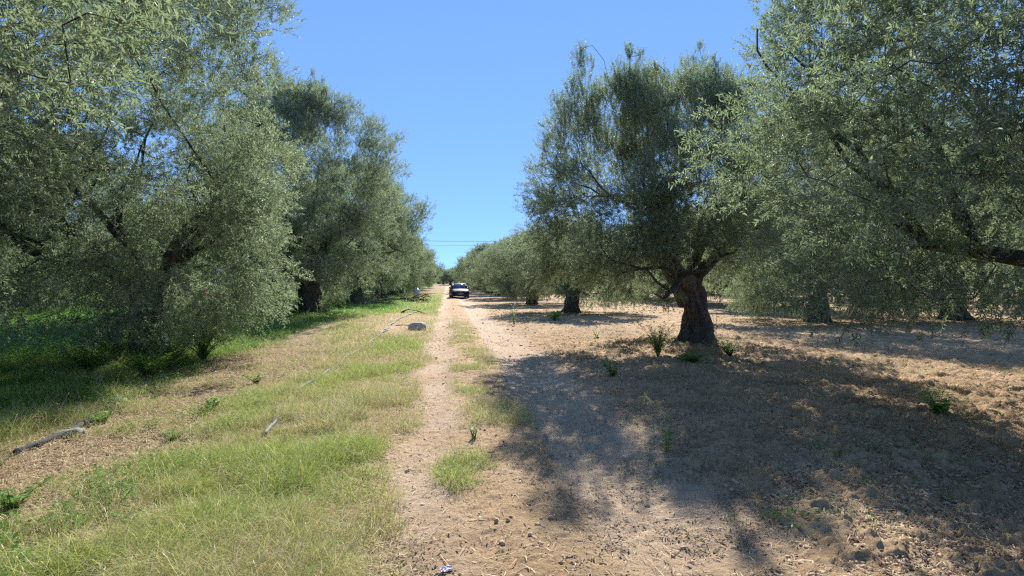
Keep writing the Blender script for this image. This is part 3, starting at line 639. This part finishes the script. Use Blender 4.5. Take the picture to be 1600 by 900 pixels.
# ------------------------------------------------------------ weeds, stones, hose, wood
WSTEM = simple('weed_stem', (.10, .15, .05), (.18, .20, .08), .7)
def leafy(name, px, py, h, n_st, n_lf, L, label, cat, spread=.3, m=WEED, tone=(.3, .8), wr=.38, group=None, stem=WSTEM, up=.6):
    p = gat(px, py); o = empty(name, p, random.random()*6); tag(o, label, cat, group)
    g = Geo(); P = []; D = []
    for s_ in range(n_st):
        a = random.random()*6.28; l = spread*h*(.3+random.random()); hh = h*(.6+.4*random.random())
        pts = [np.array([math.cos(a)*l*f*f + .02*math.cos(a), math.sin(a)*l*f*f+.02*math.sin(a), hh*f-.02]) for f in np.linspace(0, 1, 6)]
        g.tube(pts, np.linspace(.006, .002, 6)*max(1, h*1.6), 5)
        for j in range(n_lf):
            f = .15+.85*(j+random.random())/n_lf; q = pts[0]*0+np.array([math.cos(a)*l*f*f, math.sin(a)*l*f*f, hh*f-.02]); b = random.random()*6.28
            P.append(q); D.append([math.cos(b), math.sin(b), up*(random.random()-.15)])
    g.build('stem', stem, o)
    P = np.array(P); D = nrm(np.array(D)); k_ = len(P); Nn = nrm(np.array([0, 0, 1.])+.5*(rng.random((k_, 3))-.5)); Nn = nrm(Nn-D*(Nn*D).sum(1, keepdims=True))
    LL = L*(.6+.6*rng.random(k_)); V, Fs = leaf_faces(P, D, Nn, LL, LL*wr, True)
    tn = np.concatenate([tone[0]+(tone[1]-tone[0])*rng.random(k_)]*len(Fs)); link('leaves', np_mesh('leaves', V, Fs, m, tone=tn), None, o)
    return o
GW = 'leafy weeds growing on the soil'
leafy('leafy_weed', 1466, 652, .36, 9, 20, .10, 'bushy bright green weed with narrow leaves in the shade, far right', 'weed', .45, tone=(.5, 1), wr=.26)
leafy('leafy_weed', 1042, 706, .27, 3, 12, .075, 'slender green sprout at the shadow edge, right of the track', 'weed', .25, tone=(.4, .9), wr=.30)
leafy('leafy_weed', 866, 500, .5, 6, 10, .22, 'bright yellow green broad leaves in front of the shaded second tree', 'weed', .7, tone=(.85, 1), wr=.5)
leafy('leafy_weed', 932, 526, .30, 5, 12, .07, 'low green weed in the sunny gap left of the twisted trunk', 'weed', .5, tone=(.6, 1))
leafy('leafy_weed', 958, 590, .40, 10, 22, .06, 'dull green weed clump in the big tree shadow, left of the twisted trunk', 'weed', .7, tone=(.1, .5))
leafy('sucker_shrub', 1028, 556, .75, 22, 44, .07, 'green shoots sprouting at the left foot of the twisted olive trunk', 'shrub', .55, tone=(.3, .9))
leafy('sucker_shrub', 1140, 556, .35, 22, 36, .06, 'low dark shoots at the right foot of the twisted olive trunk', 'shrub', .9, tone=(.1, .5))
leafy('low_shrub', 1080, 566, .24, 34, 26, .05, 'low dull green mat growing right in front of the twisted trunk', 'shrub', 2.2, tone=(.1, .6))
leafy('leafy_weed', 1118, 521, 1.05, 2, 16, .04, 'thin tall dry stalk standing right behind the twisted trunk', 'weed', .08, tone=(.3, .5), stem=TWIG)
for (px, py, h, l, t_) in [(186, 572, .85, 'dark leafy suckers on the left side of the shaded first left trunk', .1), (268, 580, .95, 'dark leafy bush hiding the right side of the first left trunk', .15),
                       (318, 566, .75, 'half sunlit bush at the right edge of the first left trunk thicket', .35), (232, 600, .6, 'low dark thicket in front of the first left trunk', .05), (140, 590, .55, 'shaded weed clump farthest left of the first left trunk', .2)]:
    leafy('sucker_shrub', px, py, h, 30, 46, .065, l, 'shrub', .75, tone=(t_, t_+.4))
leafy('broadleaf_shrub', 530, 486, 1.15, 14, 16, .17, 'bright broad leaved shrub beside the second left trunk', 'shrub', .6, tone=(.7, 1), wr=.5)
leafy('broadleaf_shrub', 1310, 474, 1.7, 12, 22, .16, 'bright green bush under the far trees on the right', 'shrub', .5, tone=(.7, 1), wr=.45)
leafy('leafy_weed', 803, 505, .9, 7, 16, .08, 'dark upright weed between the shadow bands right of the track', 'weed', .3, tone=(.1, .4))
leafy('leafy_weed', 740, 688, .16, 6, 12, .05, 'tiny green weed between the two wheel ruts', 'weed', .5, tone=(.5, .9), wr=.25)
for (px, py, h, l) in [(95, 626, .28, 'leafy weed in the shade beside the half buried log'), (160, 662, .22, 'weed with star of pale leaves behind the grey stone'), (268, 742, .13, 'pale round leaved weed in dry straw, lower left'),
                       (205, 822, .16, 'small green weed in straw near the lower left corner'), (18, 800, .26, 'green weed at the left edge on the shadow border'), (330, 640, .26, 'green weed at the sunny edge of the left tree shadow'),
                       (560, 632, .18, 'dark green clump in the yellow grass right of the hose'), (400, 600, .22, 'weed in shade just left of the hose end'), (270, 690, .18, 'weed with broad pale leaves in straw, centre of the left verge')]:
    leafy('leafy_weed', px, py, h*.8, 9, 14, h*.24, l, 'weed', .9, tone=(.15, .7), wr=.40)
STONE = simple('stone', (.36, .31, .26), (.52, .46, .39), .9, 14, .7); PALE = simple('pale_stone', (.50, .42, .32), (.66, .57, .46), .9, 10, .7); GREYR = simple('grey_stone', (.20, .19, .18), (.34, .32, .30), .9, 14, .7)
def rock(name, px, py, s, label, m=STONE, cat='stone', flat=.6, sub=3, parent=None, loc=None, group=None, stretch=(1, 1, 1)):
    bm_v, bm_f = ICO.copy(), ICF.tolist()
    for _ in range(2):     # subdivide
        nv = list(map(tuple, bm_v)); cache = {}; nf = []
        def mid(a, b):
            k_ = (min(a, b), max(a, b))
            if k_ not in cache:
                v = (np.array(nv[a])+np.array(nv[b]))/2; nv.append(tuple(v/np.linalg.norm(v))); cache[k_] = len(nv)-1
            return cache[k_]
        for a, b, c in bm_f:
            ab, bc, ca = mid(a, b), mid(b, c), mid(c, a); nf += [[a, ab, ca], [b, bc, ab], [c, ca, bc], [ab, bc, ca]]
        bm_v, bm_f = np.array(nv), nf
    sd_ = random.random()*50
    k_ = 1+.5*(fbm(bm_v[:, 0]*1.3+sd_, bm_v[:, 1]*1.3+bm_v[:, 2]*1.7+sd_, .8, 3)-.5)+.35*(fbm(bm_v[:, 2]*2+sd_, bm_v[:, 0]*2-sd_, .5, 2)-.5)
    V = bm_v*k_[:, None]; V = np.clip(V, -.88, .86)*np.array([1, 1, flat])*s*np.array(stretch)
    g = Geo(); g.add(V, bm_f); o = g.build(name, m, parent, True)
    if loc is None: p = gat(px, py, s*flat*.25*stretch[2]); o.location = p; o.rotation_euler = (.1, .1, random.random()*6)
    else: o.location = loc; o.rotation_euler = (random.random(), random.random(), random.random()*6)
    if label: tag(o, label, cat, group)
    return o
rock('stone_slab', 652, 516, .33, 'flat pale broken stone slab in bright grass left of the track', STONE, flat=.7, stretch=(1.0, .8, 1)).rotation_euler = (0, .05, .2)
rock('stone', 108, 682, .11, 'weathered grey stone in grass at lower left', GREYR, stretch=(1.4, .8, 1))
rock('stone', 190, 628, .07, 'small pale grey stone in shade at left', GREYR)
for (px, py, s_, l) in [(1268, 690, .035, 'white pebble in the tree shadow, lower right'), (1168, 643, .03, 'pale pebble in shade right of the sprout'), (1265, 625, .035, 'pale round pebble below the twisted trunk shadow'),
                        (1144, 766, .022, 'small yellowish pebble on sunny soil at lower right'), (1277, 792, .028, 'reddish stone at lower right'), (1318, 748, .03, 'brown upright stone on the shadow edge at lower right'),
                        (1450, 866, .035, 'grey stone near the bottom right corner')]:
    rock('pebble', px, py, s_, l, STONE if 'white' not in l else PALE, 'pebble')
# flattened irrigation hose
HOSE = simple('grey_hose', (.09, .105, .115), (.19, .205, .21), .75, 6, .4)
def hose(pts, label, rad=.035, m=HOSE, name='irrigation_hose'):
    P = []
    for i, (px, py) in enumerate(pts): p = gat(px, py, rad*.7); P.append(np.array(p))
    Q = []
    for i in range(len(P)-1):
        for f in np.linspace(0, 1, 7)[:-1]:
            q = P[i]*(1-f)+P[i+1]*f; q[0] += .025*math.sin(q[1]*3.1+i); q[2] = ground_z(q[0], q[1])+rad*1.4+.012*math.sin(q[1]*2.3); Q.append(q)
    Q.append(P[-1]); g = Geo(); g.tube(Q, [rad*(1+.12*math.sin(i*1.9)) for i in range(len(Q))], 10, rough=.10)
    return tag(g.build(name, m), label, 'hose')
hose([(416, 684), (424, 668), (434, 650), (440, 632), (462, 616), (490, 598), (520, 577), (548, 556), (572, 541), (590, 527), (606, 517)], 'long grey irrigation hose lying through the yellow grass', .020)
hose([(602, 519), (612, 509), (624, 501), (636, 495), (648, 490), (662, 486)], 'far piece of pale grey hose crossing the bare strip', .022)
hose([(28, 712), (60, 700), (86, 688), (118, 676), (140, 664), (152, 655)], 'half buried dark hose at lower left', .024, simple('dark_hose', (.03, .033, .036), (.08, .08, .08), .95, 20, .3))
hose([(170, 632), (190, 622), (220, 606), (262, 588)], 'grey hose end in the deep shade at left', .024)
STRAWWOOD = simple('pale_wood', (.30, .22, .14), (.42, .33, .22), .9, 6)
def log(name, pts, r0, r1_, label, m=TWIG, cat='branch'):
    g = Geo(); P = [np.array(gat(px, py, r0*.8+h)) for px, py, h in pts]; g.tube(P, np.linspace(r0, r1_, len(P)), 9, rough=.25, flute=.06); return tag(g.build(name, m), label, cat)
log('dead_branch', [(-30, 690, 0), (10, 678, 0), (35, 664, .02), (62, 654, 0), (84, 640, 0)], .05, .025, 'brown weathered dead branch lying in shade at the left edge', BARK)
log('dead_branch', [(628, 491, .0), (636, 489, .1), (650, 489, .06), (664, 492, 0)], .05, .02, 'short dead stick lying across the far hose piece', BARK)
log('dead_branch', [(619, 511, 0), (628, 510, .01), (640, 510, 0)], .02, .012, 'thin pale stick beside the flat stone slab', STRAWWOOD)
def brush(px, py, wdt, hgt, n, label, m=BARK, seed=0, arch=False):
    random.seed(seed); p = gat(px, py); o = empty('brush_pile', p, 0); tag(o, label, 'brush pile'); g = Geo()
    for i in range(n):
        a = random.random()*6.28; c = np.array([(random.random()-.5)*wdt, (random.random()-.5)*wdt*.6, hgt*random.random()**1.5*.7+.05]); l = wdt*(.25+.35*random.random())
        d = np.array([math.cos(a), math.sin(a)*.6, (random.random()-.5)*.6]); g.tube([c-d*l*.5, c+np.array([0, 0, .08*random.random()]), c+d*l*.5+np.array([0, 0, -.05])], [.03, .022, .010], 6, rough=.2)
    g.build('branches', m, o)
    if arch:
        g = Geo(); g.tube([(wdt*.15+.42*math.cos(q), -.3, .02+.62*math.sin(q)) for q in np.linspace(0, math.pi, 12)], .028, 7, rough=.1); g.build('bent_branch', m, o)
    k_ = n*14; P = np.stack([(rng.random(k_)-.5)*wdt, (rng.random(k_)-.5)*wdt*.6, hgt*rng.random(k_)*.9], 1); D = nrm(rng.standard_normal((k_, 3))); Nn = nrm(np.cross(D, rng.standard_normal((k_, 3))))
    L = .09*(.6+rng.random(k_)); V, Fs = leaf_faces(P, D, Nn, L, L*.3); link('dead_leaves', np_mesh('dead_leaves', V, Fs, DEADLEAF, tone=rng.random(k_)), None, o); return o
DEADLEAF = leaf_mat('dead_leaf', [(0, (.12, .07, .04)), (.5, (.22, .14, .07)), (1, (.34, .25, .14))], (.3, .24, .16), (.3, .2, .1), .15, .8)
brush(648, 472, 2.0, .75, 40, 'dark heap of cut branches with a bent hoop beside the track', arch=True, seed=3)
brush(585, 478, 2.6, .8, 34, 'dry brown brush heap under the left row', TWIG, 4)
brush(615, 470, 2.4, .5, 20, 'low heap of dead twigs between the brown brush and the hoop', TWIG, 5)
# pale jerrycan behind the heap
def jerrycan():
    p = gat(651, 466); o = empty('jerrycan', p, .3); tag(o, 'pale blue plastic can behind the heap of cut branches', 'can')
    m = simple('pale_blue_plastic', (.35, .45, .55), (.5, .58, .65), .4); g = Geo()
    g.tube([(0, 0, 0), (0, 0, .05), (0, 0, .78), (0, 0, .90), (0, 0, .98)], [.27, .30, .30, .22, .08], 14); g.build('can_body', m, o)
    g = Geo(); g.tube([(0, 0, .96), (0, 0, 1.04)], .09, 10); g.build('lid', simple('blue_lid', (.1, .2, .4), None, .5), o)
    g = Geo(); g.tube([(-.2, 0, .86), (-.15, 0, 1.0), (.15, 0, 1.0), (.2, 0, .86)], .02, 7); g.build('handle', m, o)
jerrycan()
# rubble heap and things beyond the left row
def rubble():
    p = gat(125, 487); o = empty('rubble_heap', p); tag(o, 'heap of pale pink rubble seen under the left olive branches', 'rubble heap')
    for i in range(46):
        a = random.random()*6.28; r_ = 1.9*random.random()**.6; s_ = .10+.17*random.random()
        rock('stone', 0, 0, s_, None, [PALE, REDST, STONE][i % 3], parent=o, flat=.8, loc=(math.cos(a)*r_, math.sin(a)*r_*.7, max(.04, .95*(1-r_/1.9)*random.random()+.05)))
REDST = simple('red_brick_stone', (.32, .14, .10), (.50, .28, .21), .9, 10, .6)
rubble()
def kerb(p0, p1, label):
    a, b = gat(*p0), gat(*p1); d = (b-a); L = d.length; o = Geo(); o.box((0, 0, .12), (L, .35, .34)); q = o.build('irrigation_channel', simple('pale_concrete', (.42, .39, .35), (.58, .54, .48), .9, 3, .4), None, False, .02)
    q.location = (a+b)/2; q.location.z = min(a.z, b.z); q.rotation_euler.z = math.atan2(d.y, d.x); return tag(q, label, 'channel')
kerb((335, 482), (455, 479), 'low pale concrete channel edge behind the left row grass')
kerb((-60, 478), (95, 480), 'long low pale channel edge at the far left above the green weeds')
o_ = rock('sack', 316, 486, .42, 'white filled sack lying beyond the first left olive tree', simple('white_sack', (.62, .63, .68), (.75, .76, .8), .7, 8, .4), 'sack', .75)
brk = empty('brick_stack', gat(318, 479)); tag(brk, 'stack of red clay bricks behind the white sack', 'brick stack')
for i in range(4):
    for j in range(6 if i < 3 else 3):
        g = Geo(); g.box((-1.0+j*.41+.1*(i % 2), 0, .16+i*.31), (.38, .5, .29)); g.build('brick', REDST, brk, False, .012)
# litter
def crumple(px, py, s_, c, label):
    n = 9; g = Geo(); V = []
    for i in range(n):
        for j in range(n): V.append(((i/(n-1)-.5)*s_*1.5, (j/(n-1)-.5)*s_, .25*s_*random.random()))
    g.add(V, [[i*n+j, (i+1)*n+j, (i+1)*n+j+1, i*n+j+1] for i in range(n-1) for j in range(n-1)])
    o = g.build('litter', simple('litter_plastic', c, None, .4), None, False); o.location = gat(px, py, .015); o.rotation_euler.z = .3
    sl = o.modifiers.new('thick', 'SOLIDIFY'); sl.thickness = .002; tag(o, label, 'litter')
crumple(697, 888, .045, (.42, .40, .55), 'crumpled lilac and white plastic scrap at the bottom of the track')
crumple(378, 716, .035, (.75, .75, .75), 'small white scrap in the straw right of the hose')
crumple(694, 731, .04, (.6, .6, .6), 'pale shred of plastic in the shaded tuft between the ruts')
# overhead line
POLE = simple('pole_wood', (.16, .12, .09), (.25, .20, .15), .9, 5, .4)
HT = (at(672, 377, 0)); yl = 112.
zt = EYE + (440-372)/850*yl
for (x, l) in ((-34, 'wooden power pole hidden in the trees left of the track'), (36, 'wooden power pole hidden in the trees right of the track')):
    o = empty('power_pole', (x, yl, ground_z(x, yl))); tag(o, l, 'power pole')
    g = Geo(); g.tube([(0, 0, -.3), (0, 0, zt+.4)], [.16, .11], 12); g.build('pole', POLE, o)
    g = Geo(); g.box((0, 0, zt-.15), (.12, 1.6, .12)); g.build('crossarm', POLE, o, False, .01)
    for y in (-.6, .6):
        g = Geo(); g.tube([(0, y, zt-.09), (0, y, zt+.02), (0, y, zt+.06)], [.03, .05, .02], 8); g.build('insulator', simple('insulator_glass', (.2, .25, .22), None, .2), o)
for y, sg, l in ((-.6, .9, 'upper dark overhead wire crossing the sky gap above the track'), (.6, 1.7, 'lower thinner overhead wire crossing the sky gap above the track')):
    g = Geo(); gz = ground_z(-34, yl); g.tube([(-34+70*f, yl+y, gz+zt+.05-sg*4*f*(1-f)) for f in np.linspace(0, 1, 29)], .032 if y < 0 else .02, 6)
    tag(g.build('overhead_wire', simple('wire', (.05, .05, .06), None, .6)), l, 'overhead wire')
